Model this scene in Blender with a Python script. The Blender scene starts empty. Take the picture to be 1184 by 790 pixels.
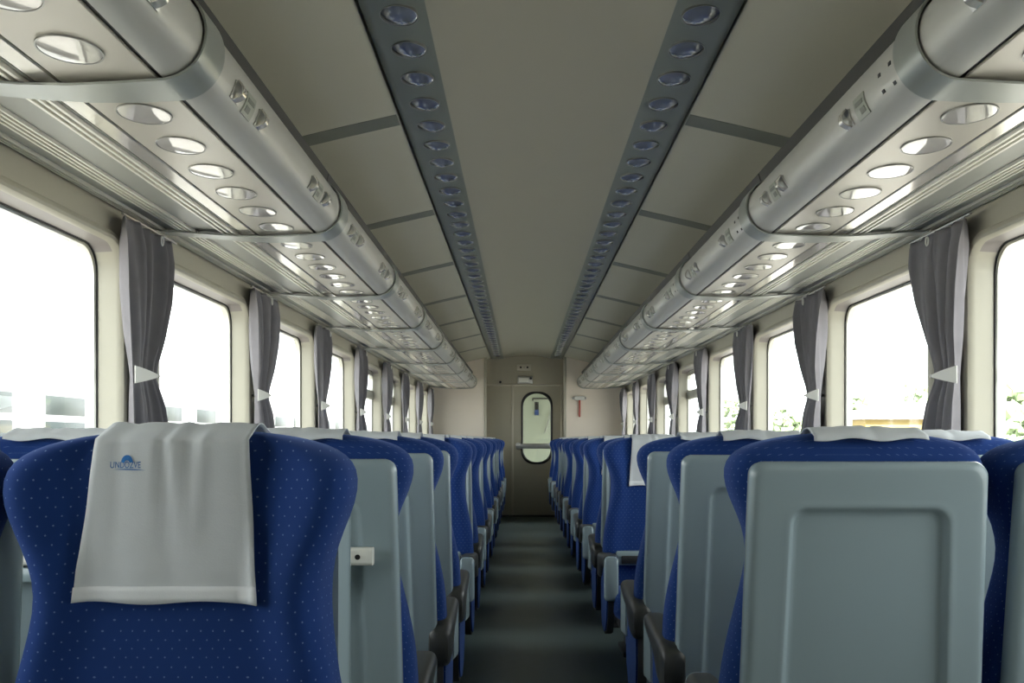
import bpy, bmesh, math, random
from mathutils import Vector, Matrix, noise

random.seed(7)
SC = bpy.context.scene
COL = SC.collection
PI = math.pi
CAMH, CAMX = 1.15, -0.08
WALLX = 1.41
Y_BACK, Y_END = -2.6, 13.8
BAY = 1.45
POST0 = 3.35
BAND0 = 3.43

# ------------------------------------------------------------------ materials
def mat(name, color, rough=0.5, metal=0.0, spec=0.5, coat=0.0, coat_rough=0.05,
        noise_amt=0.0, noise_scale=40.0, bump=0.0, bump_scale=200.0, emit=None, emit_s=0.0):
    m = bpy.data.materials.new(name)
    m.use_nodes = True
    nt = m.node_tree
    b = nt.nodes['Principled BSDF']
    b.inputs['Base Color'].default_value = (*color, 1)
    b.inputs['Roughness'].default_value = rough
    b.inputs['Metallic'].default_value = metal
    b.inputs['Specular IOR Level'].default_value = spec
    b.inputs['Coat Weight'].default_value = coat
    b.inputs['Coat Roughness'].default_value = coat_rough
    if emit:
        b.inputs['Emission Color'].default_value = (*emit, 1)
        b.inputs['Emission Strength'].default_value = emit_s
    tc = nt.nodes.new('ShaderNodeTexCoord')
    if noise_amt > 0:
        n = nt.nodes.new('ShaderNodeTexNoise')
        n.inputs['Scale'].default_value = noise_scale
        n.inputs['Detail'].default_value = 4
        nt.links.new(tc.outputs['Object'], n.inputs['Vector'])
        mx = nt.nodes.new('ShaderNodeMixRGB')
        mx.inputs[1].default_value = (*[c * (1 - noise_amt) for c in color], 1)
        mx.inputs[2].default_value = (*[min(1, c * (1 + noise_amt)) for c in color], 1)
        nt.links.new(n.outputs['Fac'], mx.inputs[0])
        nt.links.new(mx.outputs[0], b.inputs['Base Color'])
    if bump > 0:
        n2 = nt.nodes.new('ShaderNodeTexNoise')
        n2.inputs['Scale'].default_value = bump_scale
        n2.inputs['Detail'].default_value = 3
        nt.links.new(tc.outputs['Object'], n2.inputs['Vector'])
        bp = nt.nodes.new('ShaderNodeBump')
        bp.inputs['Strength'].default_value = bump
        bp.inputs['Distance'].default_value = 0.002
        nt.links.new(n2.outputs['Fac'], bp.inputs['Height'])
        nt.links.new(bp.outputs['Normal'], b.inputs['Normal'])
    return m

def fabric_dots(name, base, dot):
    m = mat(name, base, rough=0.9, spec=0.15)
    nt = m.node_tree
    b = nt.nodes['Principled BSDF']
    b.inputs['Sheen Weight'].default_value = 0.25
    b.inputs['Sheen Roughness'].default_value = 0.5
    b.inputs['Sheen Tint'].default_value = (0.35, 0.5, 1.0, 1)
    tc = nt.nodes.new('ShaderNodeTexCoord')
    sp = nt.nodes.new('ShaderNodeSeparateXYZ')
    def mth(op, a, bb=None):
        n = nt.nodes.new('ShaderNodeMath'); n.operation = op
        for i, v in enumerate((a, bb)):
            if v is None: continue
            if isinstance(v, (int, float)): n.inputs[i].default_value = v
            else: nt.links.new(v, n.inputs[i])
        return n.outputs[0]
    at = nt.nodes.new('ShaderNodeAttribute'); at.attribute_name = 'weave'
    nt.links.new(at.outputs['Vector'], sp.inputs[0])
    u, v = sp.outputs[0], sp.outputs[1]
    PU, PV = 0.0195, 0.0255
    def lattice(ou, ov):
        fu = mth('MULTIPLY', mth('SUBTRACT', mth('FRACT', mth('ADD', mth('DIVIDE', u, PU), ou + 50)), 0.5), PU)
        fv = mth('MULTIPLY', mth('SUBTRACT', mth('FRACT', mth('ADD', mth('DIVIDE', v, PV), ov + 50)), 0.5), PV)
        d2 = mth('ADD', mth('MULTIPLY', fu, fu), mth('MULTIPLY', fv, fv))
        return mth('LESS_THAN', d2, 0.00115 ** 2)
    mask = mth('MAXIMUM', lattice(0, 0), lattice(0.5, 0.5))
    n = nt.nodes.new('ShaderNodeTexNoise')
    n.inputs['Scale'].default_value = 9
    n.inputs['Detail'].default_value = 5
    nt.links.new(tc.outputs['Object'], n.inputs['Vector'])
    m0 = nt.nodes.new('ShaderNodeMixRGB')
    m0.inputs[1].default_value = (*[c * .8 for c in base], 1)
    m0.inputs[2].default_value = (*[c * 1.2 for c in base], 1)
    nt.links.new(n.outputs['Fac'], m0.inputs[0])
    mx = nt.nodes.new('ShaderNodeMixRGB')
    nt.links.new(mask, mx.inputs[0])
    nt.links.new(m0.outputs[0], mx.inputs[1])
    mx.inputs[2].default_value = (*dot, 1)
    nt.links.new(mx.outputs[0], b.inputs['Base Color'])
    return m

def glass_mat(name, tint=(1, 1, 1)):
    m = bpy.data.materials.new(name); m.use_nodes = True
    nt = m.node_tree; nt.nodes.clear()
    out = nt.nodes.new('ShaderNodeOutputMaterial')
    tr = nt.nodes.new('ShaderNodeBsdfTransparent'); tr.inputs[0].default_value = (*tint, 1)
    gl = nt.nodes.new('ShaderNodeBsdfGlossy'); gl.inputs['Roughness'].default_value = 0.01
    lw = nt.nodes.new('ShaderNodeLayerWeight'); lw.inputs[0].default_value = 0.5
    pw = nt.nodes.new('ShaderNodeMath'); pw.operation = 'POWER'; pw.inputs[1].default_value = 5
    nt.links.new(lw.outputs['Facing'], pw.inputs[0])
    fr = nt.nodes.new('ShaderNodeMath'); fr.operation = 'MULTIPLY_ADD'; fr.inputs[1].default_value = 0.4; fr.inputs[2].default_value = 0.03
    nt.links.new(pw.outputs[0], fr.inputs[0])
    mx = nt.nodes.new('ShaderNodeMixShader')
    nt.links.new(fr.outputs[0], mx.inputs[0]); nt.links.new(tr.outputs[0], mx.inputs[1]); nt.links.new(gl.outputs[0], mx.inputs[2])
    nt.links.new(mx.outputs[0], out.inputs[0])
    return m

def cloth_mat(name, color, trans=0.25, noise_amt=0.1, noise_scale=12):
    m = mat(name, color, rough=0.9, spec=0.1, noise_amt=noise_amt, noise_scale=noise_scale, bump=0.15, bump_scale=500)
    nt = m.node_tree
    b = nt.nodes['Principled BSDF']; out = nt.nodes['Material Output']
    t = nt.nodes.new('ShaderNodeBsdfTranslucent'); t.inputs[0].default_value = (*color, 1)
    mx = nt.nodes.new('ShaderNodeMixShader'); mx.inputs[0].default_value = trans
    nt.links.new(b.outputs[0], mx.inputs[1]); nt.links.new(t.outputs[0], mx.inputs[2])
    nt.links.new(mx.outputs[0], out.inputs[0])
    return m

M = dict(
    wall=mat('cream_plastic', (0.46, 0.44, 0.355), rough=0.45, noise_amt=0.03, noise_scale=5),
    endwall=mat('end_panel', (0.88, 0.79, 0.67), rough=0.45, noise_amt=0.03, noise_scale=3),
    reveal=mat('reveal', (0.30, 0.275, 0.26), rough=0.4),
    rubber=mat('rubber', (0.012, 0.012, 0.012), rough=0.5),
    winmetal=mat('window_metal', (0.6, 0.6, 0.55), rough=0.3, metal=0.8),
    ceil=mat('ceiling_panel', (0.44, 0.425, 0.345), rough=0.38, noise_amt=0.03, noise_scale=4),
    ceil2=mat('ceiling_side_panel', (0.55, 0.535, 0.43), rough=0.4, noise_amt=0.03, noise_scale=4),
    shadeband=mat('ceiling_shade_band', (0.205, 0.23, 0.205), rough=0.36),
    joint=mat('ceiling_joint', (0.22, 0.235, 0.20), rough=0.5),
    dark=mat('dark_seal', (0.05, 0.05, 0.045), rough=0.5),
    tube=mat('rack_paint', (0.60, 0.595, 0.55), rough=0.42, metal=0.25, noise_amt=0.02, noise_scale=8),
    band=mat('bracket_metal', (0.37, 0.395, 0.365), rough=0.30, metal=0.35),
    panel=mat('lamp_panel', (0.56, 0.53, 0.46), rough=0.33, metal=0.15),
    strip=mat('polished_strip', (0.80, 0.77, 0.70), rough=0.16, metal=0.6),
    alu=mat('ribbed_aluminium', (0.80, 0.78, 0.70), rough=0.35, metal=0.2),
    alu_flat=mat('rack_tray', (0.33, 0.34, 0.305), rough=0.4, metal=0.15),
    lens=mat('lens_glass', (0.66, 0.64, 0.60), rough=0.05, spec=1.0, coat=1.0, coat_rough=0.01, noise_amt=0.08, noise_scale=30),
    lens2=mat('ceiling_lens_glass', (0.17, 0.19, 0.26), rough=0.05, spec=0.8, coat=1.0, coat_rough=0.01),
    plate=mat('number_plate', (0.38, 0.40, 0.34), rough=0.35),
    rim=mat('lens_rim', (0.35, 0.35, 0.33), rough=0.35, metal=0.7),
    blue=fabric_dots('blue_dotted_fabric', (0.010, 0.036, 0.160), (0.12, 0.19, 0.36)),
    shell=mat('grey_shell_plastic', (0.265, 0.335, 0.36), rough=0.22, spec=0.5, noise_amt=0.02, noise_scale=6),
    armpad=mat('arm_pad', (0.038, 0.040, 0.037), rough=0.4),
    base=mat('seat_base', (0.03, 0.03, 0.032), rough=0.5),
    cover=cloth_mat('white_cover', (0.68, 0.71, 0.73), 0.15, 0.06, 25),
    hem=cloth_mat('white_hem', (0.80, 0.82, 0.84), 0.05, 0.03, 25),
    logo=mat('logo_ink', (0.01, 0.14, 0.42), rough=0.8),
    curtain=cloth_mat('curtain_cloth', (0.255, 0.245, 0.26), 0.12, 0.12, 20),
    white=mat('white_plastic', (0.74, 0.74, 0.68), rough=0.35),
    floor=mat('floor_vinyl', (0.062, 0.086, 0.086), rough=0.38, noise_amt=0.12, noise_scale=14),
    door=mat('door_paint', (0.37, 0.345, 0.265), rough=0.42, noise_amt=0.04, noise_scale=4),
    doorframe=mat('door_frame', (0.5, 0.47, 0.38), rough=0.4),
    steel=mat('steel', (0.5, 0.5, 0.48), rough=0.3, metal=0.9),
    black=mat('black', (0.01, 0.01, 0.01), rough=0.5),
    red=mat('hammer_red', (0.42, 0.07, 0.045), rough=0.4),
    vest=mat('vestibule_paint', (0.30, 0.335, 0.265), rough=0.5),
    navy=mat('notice_blue', (0.02, 0.05, 0.16), rough=0.5),
    glass=glass_mat('window_glass', (0.97, 0.99, 0.98)),
    coach=mat('coach_white', (0.75, 0.75, 0.75), rough=0.5),
    coachwin=mat('coach_window', (0.05, 0.065, 0.065), rough=0.3, spec=.15),
    coachwin2=mat('coach_hopper', (0.08, 0.095, 0.09), rough=0.3, spec=.15),
    ballast=mat('ballast', (0.22, 0.21, 0.195), rough=0.9, noise_amt=0.4, noise_scale=3),
    leaf=mat('foliage', (0.25, 0.32, 0.18), rough=0.7, noise_amt=0.35, noise_scale=2.5),
    bark=mat('bark', (0.12, 0.09, 0.06), rough=0.9, noise_amt=0.3),
    yellow=mat('yellow_render', (0.30, 0.22, 0.07), rough=0.8),
    roof=mat('pale_roof', (0.35, 0.34, 0.36), rough=0.7),
)

M['lens2'].node_tree.nodes['Principled BSDF'].inputs['Coat IOR'].default_value = 2.2
# ------------------------------------------------------------------ mesh helpers
def obj(name, bm, material, parent=None, smooth=True, angle=35, loc=None):
    me = bpy.data.meshes.new(name)
    bmesh.ops.recalc_face_normals(bm, faces=bm.faces[:])
    bm.to_mesh(me); bm.free()
    if material is not None:
        me.materials.append(material)
    if smooth:
        for p in me.polygons: p.use_smooth = True
        me.set_sharp_from_angle(angle=math.radians(angle))
    o = bpy.data.objects.new(name, me)
    COL.objects.link(o)
    if parent is not None: o.parent = parent
    if loc is not None: o.location = loc
    return o

def empty(name, loc=(0, 0, 0), rz=0.0):
    o = bpy.data.objects.new(name, None)
    o.empty_display_size = 0.1
    COL.objects.link(o)
    o.location = loc; o.rotation_euler = (0, 0, rz)
    return o

def tag(o, label, cat, group=None):
    o['label'] = label; o['category'] = cat
    if group: o['group'] = group
    return o

def struct(o):
    o['kind'] = 'structure'
    return o

def B(): return bmesh.new()

def box(bm, x0, x1, y0, y1, z0, z1, bev=0.0, seg=2):
    t = bmesh.new()
    bmesh.ops.create_cube(t, size=1)
    for v in t.verts:
        v.co = Vector(((x0 + x1) / 2 + v.co.x * (x1 - x0), (y0 + y1) / 2 + v.co.y * (y1 - y0), (z0 + z1) / 2 + v.co.z * (z1 - z0)))
    if bev > 0:
        bmesh.ops.bevel(t, geom=t.edges[:], offset=bev, segments=seg, affect='EDGES', profile=0.5)
    join(bm, t)
    return bm

def join(bm, t, mtx=None):
    idx = {}
    for v in t.verts:
        idx[v] = bm.verts.new(mtx @ v.co if mtx else v.co)
    for f in t.faces:
        try: bm.faces.new([idx[v] for v in f.verts])
        except ValueError: pass
    t.free()

def loops(bm, lps, close0=False, close1=False, cyc=True):
    vs = [[bm.verts.new(p) for p in lp] for lp in lps]
    n = len(vs[0])
    for a, b in zip(vs[:-1], vs[1:]):
        for i in range(n if cyc else n - 1):
            j = (i + 1) % n
            bm.faces.new((a[i], a[j], b[j], b[i]))
    if close0: bm.faces.new(vs[0])
    if close1: bm.faces.new(list(reversed(vs[-1])))
    return vs

def offset_poly(pts, t):
    """closed polygon made from an open (x,z) polyline thickened by t on its left side"""
    n = len(pts); out = []
    for i, p in enumerate(pts):
        a = Vector(pts[max(0, i - 1)]); b = Vector(pts[min(n - 1, i + 1)])
        d = (b - a).normalized()
        out.append((p[0] - d.y * t, p[1] + d.x * t))
    return list(pts) + out[::-1]

def extrude(bm, poly, y0, y1):
    loops(bm, [[(x, y0, z) for x, z in poly], [(x, y1, z) for x, z in poly]], True, True)
    return bm

def mirror(poly, s):
    return [(s * x, z) for x, z in poly]

def rr(a0, a1, b0, b1, r, n=6):
    """rounded rectangle points (a,b), counter-clockwise"""
    pts = []
    for cx, cy, st in ((a1 - r, b1 - r, 0), (a0 + r, b1 - r, 90), (a0 + r, b0 + r, 180), (a1 - r, b0 + r, 270)):
        for i in range(n + 1):
            t = math.radians(st + 90 * i / n)
            pts.append((cx + r * math.cos(t), cy + r * math.sin(t)))
    return pts

def cyl(bm, p0, p1, r, n=16, r1=None):
    p0 = Vector(p0); p1 = Vector(p1)
    d = (p1 - p0).normalized()
    up = Vector((0, 0, 1)) if abs(d.z) < 0.9 else Vector((1, 0, 0))
    u = d.cross(up).normalized(); w = d.cross(u)
    r1 = r if r1 is None else r1
    l = [[p + (u * math.cos(2 * PI * i / n) + w * math.sin(2 * PI * i / n)) * q for i in range(n)] for p, q in ((p0, r), (p1, r1))]
    loops(bm, l, True, True)
    return bm

def lerp_table(tab, z):
    if z <= tab[0][0]: return tab[0][1:]
    for a, b in zip(tab[:-1], tab[1:]):
        if z <= b[0]:
            t = (z - a[0]) / (b[0] - a[0])
            return tuple(p + (q - p) * t for p, q in zip(a[1:], b[1:]))
    return tab[-1][1:]

ORD = ['first', 'second', 'third', 'fourth', 'fifth', 'sixth', 'seventh', 'eighth', 'ninth', 'tenth', 'eleventh', 'twelfth',
       'thirteenth', 'fourteenth', 'fifteenth', 'sixteenth', 'seventeenth', 'eighteenth', 'nineteenth']
TENS = ['', '', 'twent', 'thirt', 'fort', 'fift', 'sixt', 'sevent']
def ordinal(n):
    if n < 20: return ORD[n - 1]
    t, u = divmod(n, 10)
    return TENS[t] + 'ieth' if u == 0 else TENS[t] + 'y-' + ORD[u - 1]
SIDE = {-1: 'left', 1: 'right'}

# ------------------------------------------------------------------ room shell
bm = B(); box(bm, -1.5, 1.5, Y_BACK, Y_END + .34, -0.06, 0)
struct(obj('floor', bm, M['floor'], smooth=False))

# ceiling: dished central panel and sloping side panels
half = [(0, 2.386), (0.12, 2.384), (0.22, 2.375), (0.30, 2.357), (0.345, 2.347), (0.40, 2.342), (0.45, 2.339), (0.50, 2.336), (0.520, 2.336), (0.524, 2.339), (0.525, 2.36), (0.525, 2.44)]
prof = [(-x, z) for x, z in reversed(half[1:])] + half
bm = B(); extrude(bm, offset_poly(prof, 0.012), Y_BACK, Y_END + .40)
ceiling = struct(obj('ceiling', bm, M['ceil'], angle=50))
ceiling.data.materials.append(M['shadeband'])                        # shade and dark reflection along both lamp rows, put into the ceiling colour
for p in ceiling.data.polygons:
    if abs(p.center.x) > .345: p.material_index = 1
for s in (-1, 1):
    bm = B()
    p = mirror([(0.536, 2.40), (0.536, 2.349), (0.539, 2.346), (0.75, 2.298), (0.90, 2.262), (1.2, 2.188), (1.45, 2.125)], s)
    extrude(bm, offset_poly(p, 0.02 * s), Y_BACK, Y_END + .40)
    struct(obj('ceiling_side_' + SIDE[s], bm, M['ceil2']))
bm = B()
rp = [(-1.5, 2.2), (-1.46, 2.42), (-1.2, 2.62), (-.7, 2.74), (0, 2.78), (.7, 2.74), (1.2, 2.62), (1.46, 2.42), (1.5, 2.2)]
extrude(bm, offset_poly(rp, 0.03), Y_BACK - .05, 15.75)
struct(obj('roof', bm, M['coach']))
n = 0
for s in (-1, 1):
    for k in range(-1, 8):
        y = 3.50 + BAY * k
        if y > 13.5: continue
        n += 1
        bm = B()
        p = mirror([(0.541, 2.3440), (0.75, 2.2965), (0.90, 2.2605), (1.2, 2.1865)], s)
        extrude(bm, offset_poly(p, 0.004 * s), y, y + 0.115)
        struct(obj('trim_%d' % n, bm, M['joint']))

# walls with rounded window openings
OZ0, OZ1, OR = 0.84, 1.79, 0.085
posts = [POST0 + BAY * k for k in range(-4, 8)]
wins = []
for s in (-1, 1):
    bm = B()
    def quad(y0, y1, z0, z1):
        bm.faces.new([bm.verts.new((s * WALLX, y, z)) for y, z in ((y0, z0), (y1, z0), (y1, z1), (y0, z1))])
    ylast = Y_BACK
    for a in posts:
        b = a + BAY
        y0, y1 = a + 0.115, b - 0.21
        if y0 < Y_BACK + .1 or y1 > Y_END: continue
        if a < 0 and not (s > 0 and a < -2 + .75): continue           # behind the camera windows are left out to dim; one added right as fill
        if y0 - 0.15 > ylast: quad(ylast, y0 - 0.15, 0, 2.35)
        outer_y0, outer_y1 = y0 - 0.15, y1 + 0.15
        ylast = outer_y1
        inner = rr(y0 - 0.05, y1 + 0.05, OZ0 - 0.05, OZ1 + 0.035, OR + 0.05)
        cy, cz = (y0 + y1) / 2, (OZ0 + OZ1) / 2
        hy, hz0, hz1 = (outer_y1 - outer_y0) / 2, 0.0, 2.35
        outer = []
        N = 7
        for qi, (sy, sz) in enumerate(((1, 1), (-1, 1), (-1, -1), (1, -1))):
            for i in range(N):
                iy, iz = inner[qi * N + i]
                Yc = outer_y1 if sy > 0 else outer_y0
                Zc = hz1 if sz > 0 else hz0
                t = i / (N - 1)
                first_y = (qi % 2 == 0)
                # walk along the corner of the outer rectangle
                if first_y: p = (Yc, iz + (Zc - iz) * min(1, 2 * t)) if t <= 0.5 else (iy + (Yc - iy) * (2 - 2 * t), Zc)
                else: p = (iy + (Yc - iy) * min(1, 2 * t), Zc) if t <= 0.5 else (Yc, iz + (Zc - iz) * (2 - 2 * t))
                outer.append(p)
        loops(bm, [[(s * WALLX, y, z) for y, z in outer], [(s * WALLX, y, z) for y, z in inner]])
        wins.append((s, y0, y1, a))
    quad(ylast, Y_END + 0.45, 0, 2.35)
    bmesh.ops.remove_doubles(bm, verts=bm.verts[:], dist=0.0005)
    struct(obj('wall_' + SIDE[s], bm, M['wall'], smooth=False))

for i, (s, y0, y1, a) in enumerate(wins):
    prof = [(-0.05, 0.0, OR + 0.05), (-0.045, -0.010, OR + .045), (-0.035, -0.016, OR + .035), (-0.02, -0.018, OR + .02), (-0.008, -0.014, OR + .008),
            (-0.001, -0.004, OR), (0.0, 0.01, OR), (0.003, 0.05, OR), (0.004, 0.075, OR)]
    bm = B()
    loops(bm, [[(s * (WALLX + d), y, z) for y, z in rr(y0 + q, y1 - q, OZ0 + q, OZ1 - q * (.7 if q < 0 else 1), r)] for q, d, r in prof])
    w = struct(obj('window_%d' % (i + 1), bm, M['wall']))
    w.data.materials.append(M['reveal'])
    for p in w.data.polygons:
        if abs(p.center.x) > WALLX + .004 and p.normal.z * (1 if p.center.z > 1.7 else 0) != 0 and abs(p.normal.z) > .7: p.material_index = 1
    bm = B()
    fp = [(0.002, 0.068, OR), (0.006, 0.066, OR), (0.008, 0.072, OR), (0.003, .073, OR)]
    loops(bm, [[(s * (WALLX + d), y, z) for y, z in rr(y0 + q, y1 - q, OZ0 + q, OZ1 - q, r)] for q, d, r in fp])
    obj('rubber_seal', bm, M['rubber'], w)
    bm = B()
    fp = [(0.002, 0.074, OR), (0.010, 0.070, OR), (0.016, 0.074, OR), (0.016, 0.10, OR), (0.0, 0.10, OR)]
    loops(bm, [[(s * (WALLX + d), y, z) for y, z in rr(y0 + q, y1 - q, OZ0 + q, OZ1 - q, r)] for q, d, r in fp])
    obj('window_frame', bm, M['winmetal'], w)
    bm = B()
    pts = rr(y0 + .012, y1 - .012, OZ0 + .012, OZ1 - .012, OR)
    loops(bm, [[(s * (WALLX + d), y, z) for y, z in pts] for d in (0.084, 0.090)], True, True)
    obj('pane', bm, M['glass'], w, smooth=False)
    k = round((a - POST0) / BAY)
    if k in (3, 4):
        bm = B(); box(bm, s * WALLX + min(s * .06, s * .1), s * WALLX + max(s * .06, s * .1), y0 + .01, y1 - .01, 1.52, 1.60, .008)
        obj('transom', bm, M['winmetal'], w)
        bm = B()
        sh = [(q, d, r) for q, d, r in ((0.016, .065, OR - .01), (0.05, .06, OR - .03), (0.05, .085, OR - .03))]
        loops(bm, [[(s * (WALLX + d), y, z) for y, z in rr(y0 + q, y1 - q, 1.55 + q, OZ1 - q, .04)] for q, d, r in sh])
        obj('hopper_frame', bm, M['winmetal'], w)

# wall behind the camera
bm = B(); box(bm, -1.5, 1.5, Y_BACK - .05, Y_BACK, 0, 2.75); struct(obj('wall_back', bm, M['endwall'], smooth=False))

# skirting
for s in (-1, 1):
    bm = B(); box(bm, min(s * 1.41, s * 1.38), max(s * 1.41, s * 1.38), Y_BACK, Y_END, 0, 0.12, .006)
    struct(obj('baseboard_' + SIDE[s], bm, M['shell']))

# ------------------------------------------------------------------ far end
# cream side panels of the end wall
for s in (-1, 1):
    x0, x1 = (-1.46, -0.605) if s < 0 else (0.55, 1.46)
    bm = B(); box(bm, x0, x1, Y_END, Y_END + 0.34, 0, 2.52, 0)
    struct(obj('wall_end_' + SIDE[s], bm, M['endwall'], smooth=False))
    xe = x1 if s < 0 else x0
    bm = B(); box(bm, xe - .018, xe + .018, Y_END - .012, Y_END + .05, 0, 2.50, .006)
    struct(obj('trim_end_' + SIDE[s], bm, M['wall']))
YD = Y_END + 0.30
def fx(px, Y=YD): return CAMX + (px - 603) * Y / 1100
def fz(py, Y=YD): return CAMH + (508 - py) * Y / 1100
# recessed wall around the door: header and left leaf
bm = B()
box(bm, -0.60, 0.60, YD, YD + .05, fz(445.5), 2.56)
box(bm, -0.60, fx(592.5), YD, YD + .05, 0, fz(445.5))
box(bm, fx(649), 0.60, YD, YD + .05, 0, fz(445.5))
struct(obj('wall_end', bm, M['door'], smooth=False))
dx0, dx1, dz1 = fx(594), fx(648), fz(446.5)
wx0, wx1, wz0, wz1 = fx(603.5), fx(638), fz(536), fz(454)
bm = B()
hole = rr(wx0, wx1, wz0, wz1, .19, 8)
def rect_like(x0, x1, z0, z1, n):
    out = []
    cs = ((x1, z1), (x0, z1), (x0, z0), (x1, z0))
    for qi, (cx, cz) in enumerate(cs):
        for i in range(n + 1):
            iy, iz = hole[qi * (n + 1) + i]; t = i / n
            if qi % 2 == 0: p = (cx, iz + (cz - iz) * min(1, 2 * t)) if t <= .5 else (iy + (cx - iy) * (2 - 2 * t), cz)
            else: p = (iy + (cx - iy) * min(1, 2 * t), cz) if t <= .5 else (cx, iz + (cz - iz) * (2 - 2 * t))
            out.append(p)
    return out
outer = rect_like(dx0, dx1, 0.01, dz1, 8)
loops(bm, [[(x, YD + .03, z) for x, z in outer], [(x, YD - .012, z) for x, z in outer], [(x, YD - .012, z) for x, z in hole], [(x, YD + .03, z) for x, z in hole], [(x, YD + .03, z) for x, z in outer]])
bmesh.ops.remove_doubles(bm, verts=bm.verts[:], dist=1e-5)
door = struct(obj('door_1', bm, M['door'], smooth=False))
bm = B()
g = [(0.0, -.012), (0.004, -.03), (0.02, -.032), (.03, -.02), (.03, .03)]
loops(bm, [[(x, YD + d, z) for x, z in rr(wx0 - .012 + q, wx1 + .012 - q, wz0 - .012 + q, wz1 + .012 - q, .19, 8)] for q, d in g])
obj('window_gasket', bm, M['rubber'], door)
bm = B(); loops(bm, [[(x, YD + d, z) for x, z in rr(wx0 + .012, wx1 - .012, wz0 + .012, wz1 - .012, .18, 8)] for d in (.0, .006)], True, True)
obj('door_pane', bm, M['glass'], door, smooth=False)
bm = B()
box(bm, fx(596.5), fx(636), YD - .075, YD - .05, fz(519), fz(513), .008)
box(bm, fx(597), fx(602), YD - .06, YD - .010, fz(520), fz(512), .006)
box(bm, fx(640), fx(643), YD - .06, YD - .010, fz(520), fz(512), .006)
box(bm, fx(635), fx(643), YD - .075, YD - .05, fz(519), fz(513), .008)
obj('door_handle', bm, M['steel'], door)
n_tr = 30
def frame_strip(x0, x1, z0, z1, y, t=.02, m='doorframe'):
    global n_tr
    n_tr += 1
    bm = B(); box(bm, x0, x1, y - t, y, z0, z1, .004)
    return struct(obj('trim_%d' % n_tr, bm, M[m]))
frame_strip(fx(591.5), fx(594), 0, fz(445), YD)
frame_strip(fx(648), fx(650.5), 0, fz(445), YD)
frame_strip(fx(562), fx(650.5), fz(446.3), fz(444.6), YD)
frame_strip(fx(562), fx(650.5), 0, .03, YD, .03, 'dark')
# plates over the door
o = empty('sensor_plate', (fx(606), YD, fz(425)))
bm = B(); box(bm, -.105, .105, -.014, 0, -.046, .046, .004); obj('plate', bm, M['doorframe'], o)
for dx in (-.05, .05):
    bm = B(); cyl(bm, (dx, -.019, .0), (dx, -.01, .0), .015, 14); obj('sensor_eye', bm, M['black'], o)
bm = B(); cyl(bm, (0, -.017, .0), (0, -.01, .0), .008, 12); obj('screw', bm, M['joint'], o)
tag(o, 'flat beige plate with two black dots, highest thing over the end door', 'plate')
o = empty('emergency_lamp', (fx(607), YD, fz(439.5)))
bm = B(); box(bm, -.11, .115, -.03, 0, -.055, .055, .008); obj('housing', bm, M['steel'], o)
bm = B(); box(bm, -.09, .055, -.04, -.028, -.035, .03, .006); obj('diffuser', bm, M['white'], o)
bm = B(); cyl(bm, (.085, -.045, .02), (.085, -.028, .02), .018, 14); obj('switch', bm, M['black'], o)
tag(o, 'small silver lamp box with black button just above the end door', 'lamp')
bm = B(); cyl(bm, (fx(578.5), YD - .03, fz(442)), (fx(578.5), YD, fz(442)), .018, 14)
tag(obj('door_stop', bm, M['black']), 'tiny round black knob above the panel beside the end door', 'knob')
# hammer on the cream panel
Yh = Y_END
hx, hz = CAMX + (670 - 603) * Yh / 1100, CAMH + (508 - 461) * Yh / 1100
o = empty('emergency_hammer', (hx, Yh, hz))
bm = B(); box(bm, -.072, .072, -.055, 0, -.026, .034, .008); obj('holder', bm, M['white'], o)
bm = B(); cyl(bm, (-.092, -.03, .004), (.092, -.03, .004), .017, 14); cyl(bm, (-.11, -.03, .004), (-.092, -.03, .004), .004, 12, .017); obj('hammer_head', bm, M['steel'], o)
bm = B(); box(bm, -.013, .013, -.05, -.022, -.27, -.012, .008); obj('handle', bm, M['red'], o)
tag(o, 'red handled emergency hammer on the cream end wall', 'hammer')

# vestibule seen through the door pane
bm = B()
box(bm, -1.5, 1.5, 15.7, 15.75, 0, 2.6); box(bm, -1.5, 1.5, YD + .05, 15.75, 2.45, 2.5); box(bm, -1.5, 1.5, YD + .05, 15.75, -.05, 0)
struct(obj('wall_vestibule', bm, M['vest'], smooth=False))
Yv = 15.69
def vx(px): return CAMX + (px - 603) * Yv / 1100
def vz(py): return CAMH + (508 - py) * Yv / 1100
o = empty('notice_board', (vx(620.5), Yv, vz(472)))
bm = B(); box(bm, -.033, .033, -.012, 0, -.03, .10, .002); obj('upper_sheet', bm, M['black'], o)
bm = B(); box(bm, -.036, .036, -.014, 0, -.12, -.03, .002); obj('lower_sheet', bm, M['navy'], o)
tag(o, 'narrow dark notice seen through the end door window', 'notice')
bm = B()
cyl(bm, (vx(616), Yv - .03, vz(461)), (vx(640), Yv - .03, vz(461)), .014)
cyl(bm, (vx(616), Yv - .03, vz(461)), (vx(616), Yv, vz(463)), .014)
cyl(bm, (vx(640), Yv - .03, vz(461)), (vx(640), Yv, vz(461)), .014)
tag(obj('handrail', bm, M['dark']), 'thin dark handrail behind the end door window above the notice', 'rail')
bm = B(); cyl(bm, (vx(637), Yv - .03, vz(477)), (vx(630), Yv - .03, vz(500)), .012); cyl(bm, (vx(637), Yv - .03, vz(477)), (vx(637), Yv, vz(477)), .012); cyl(bm, (vx(630), Yv - .03, vz(500)), (vx(630), Yv, vz(500)), .012)
tag(obj('grab_bar', bm, M['joint']), 'slanted dark grab bar behind the end door window', 'rail')

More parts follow.
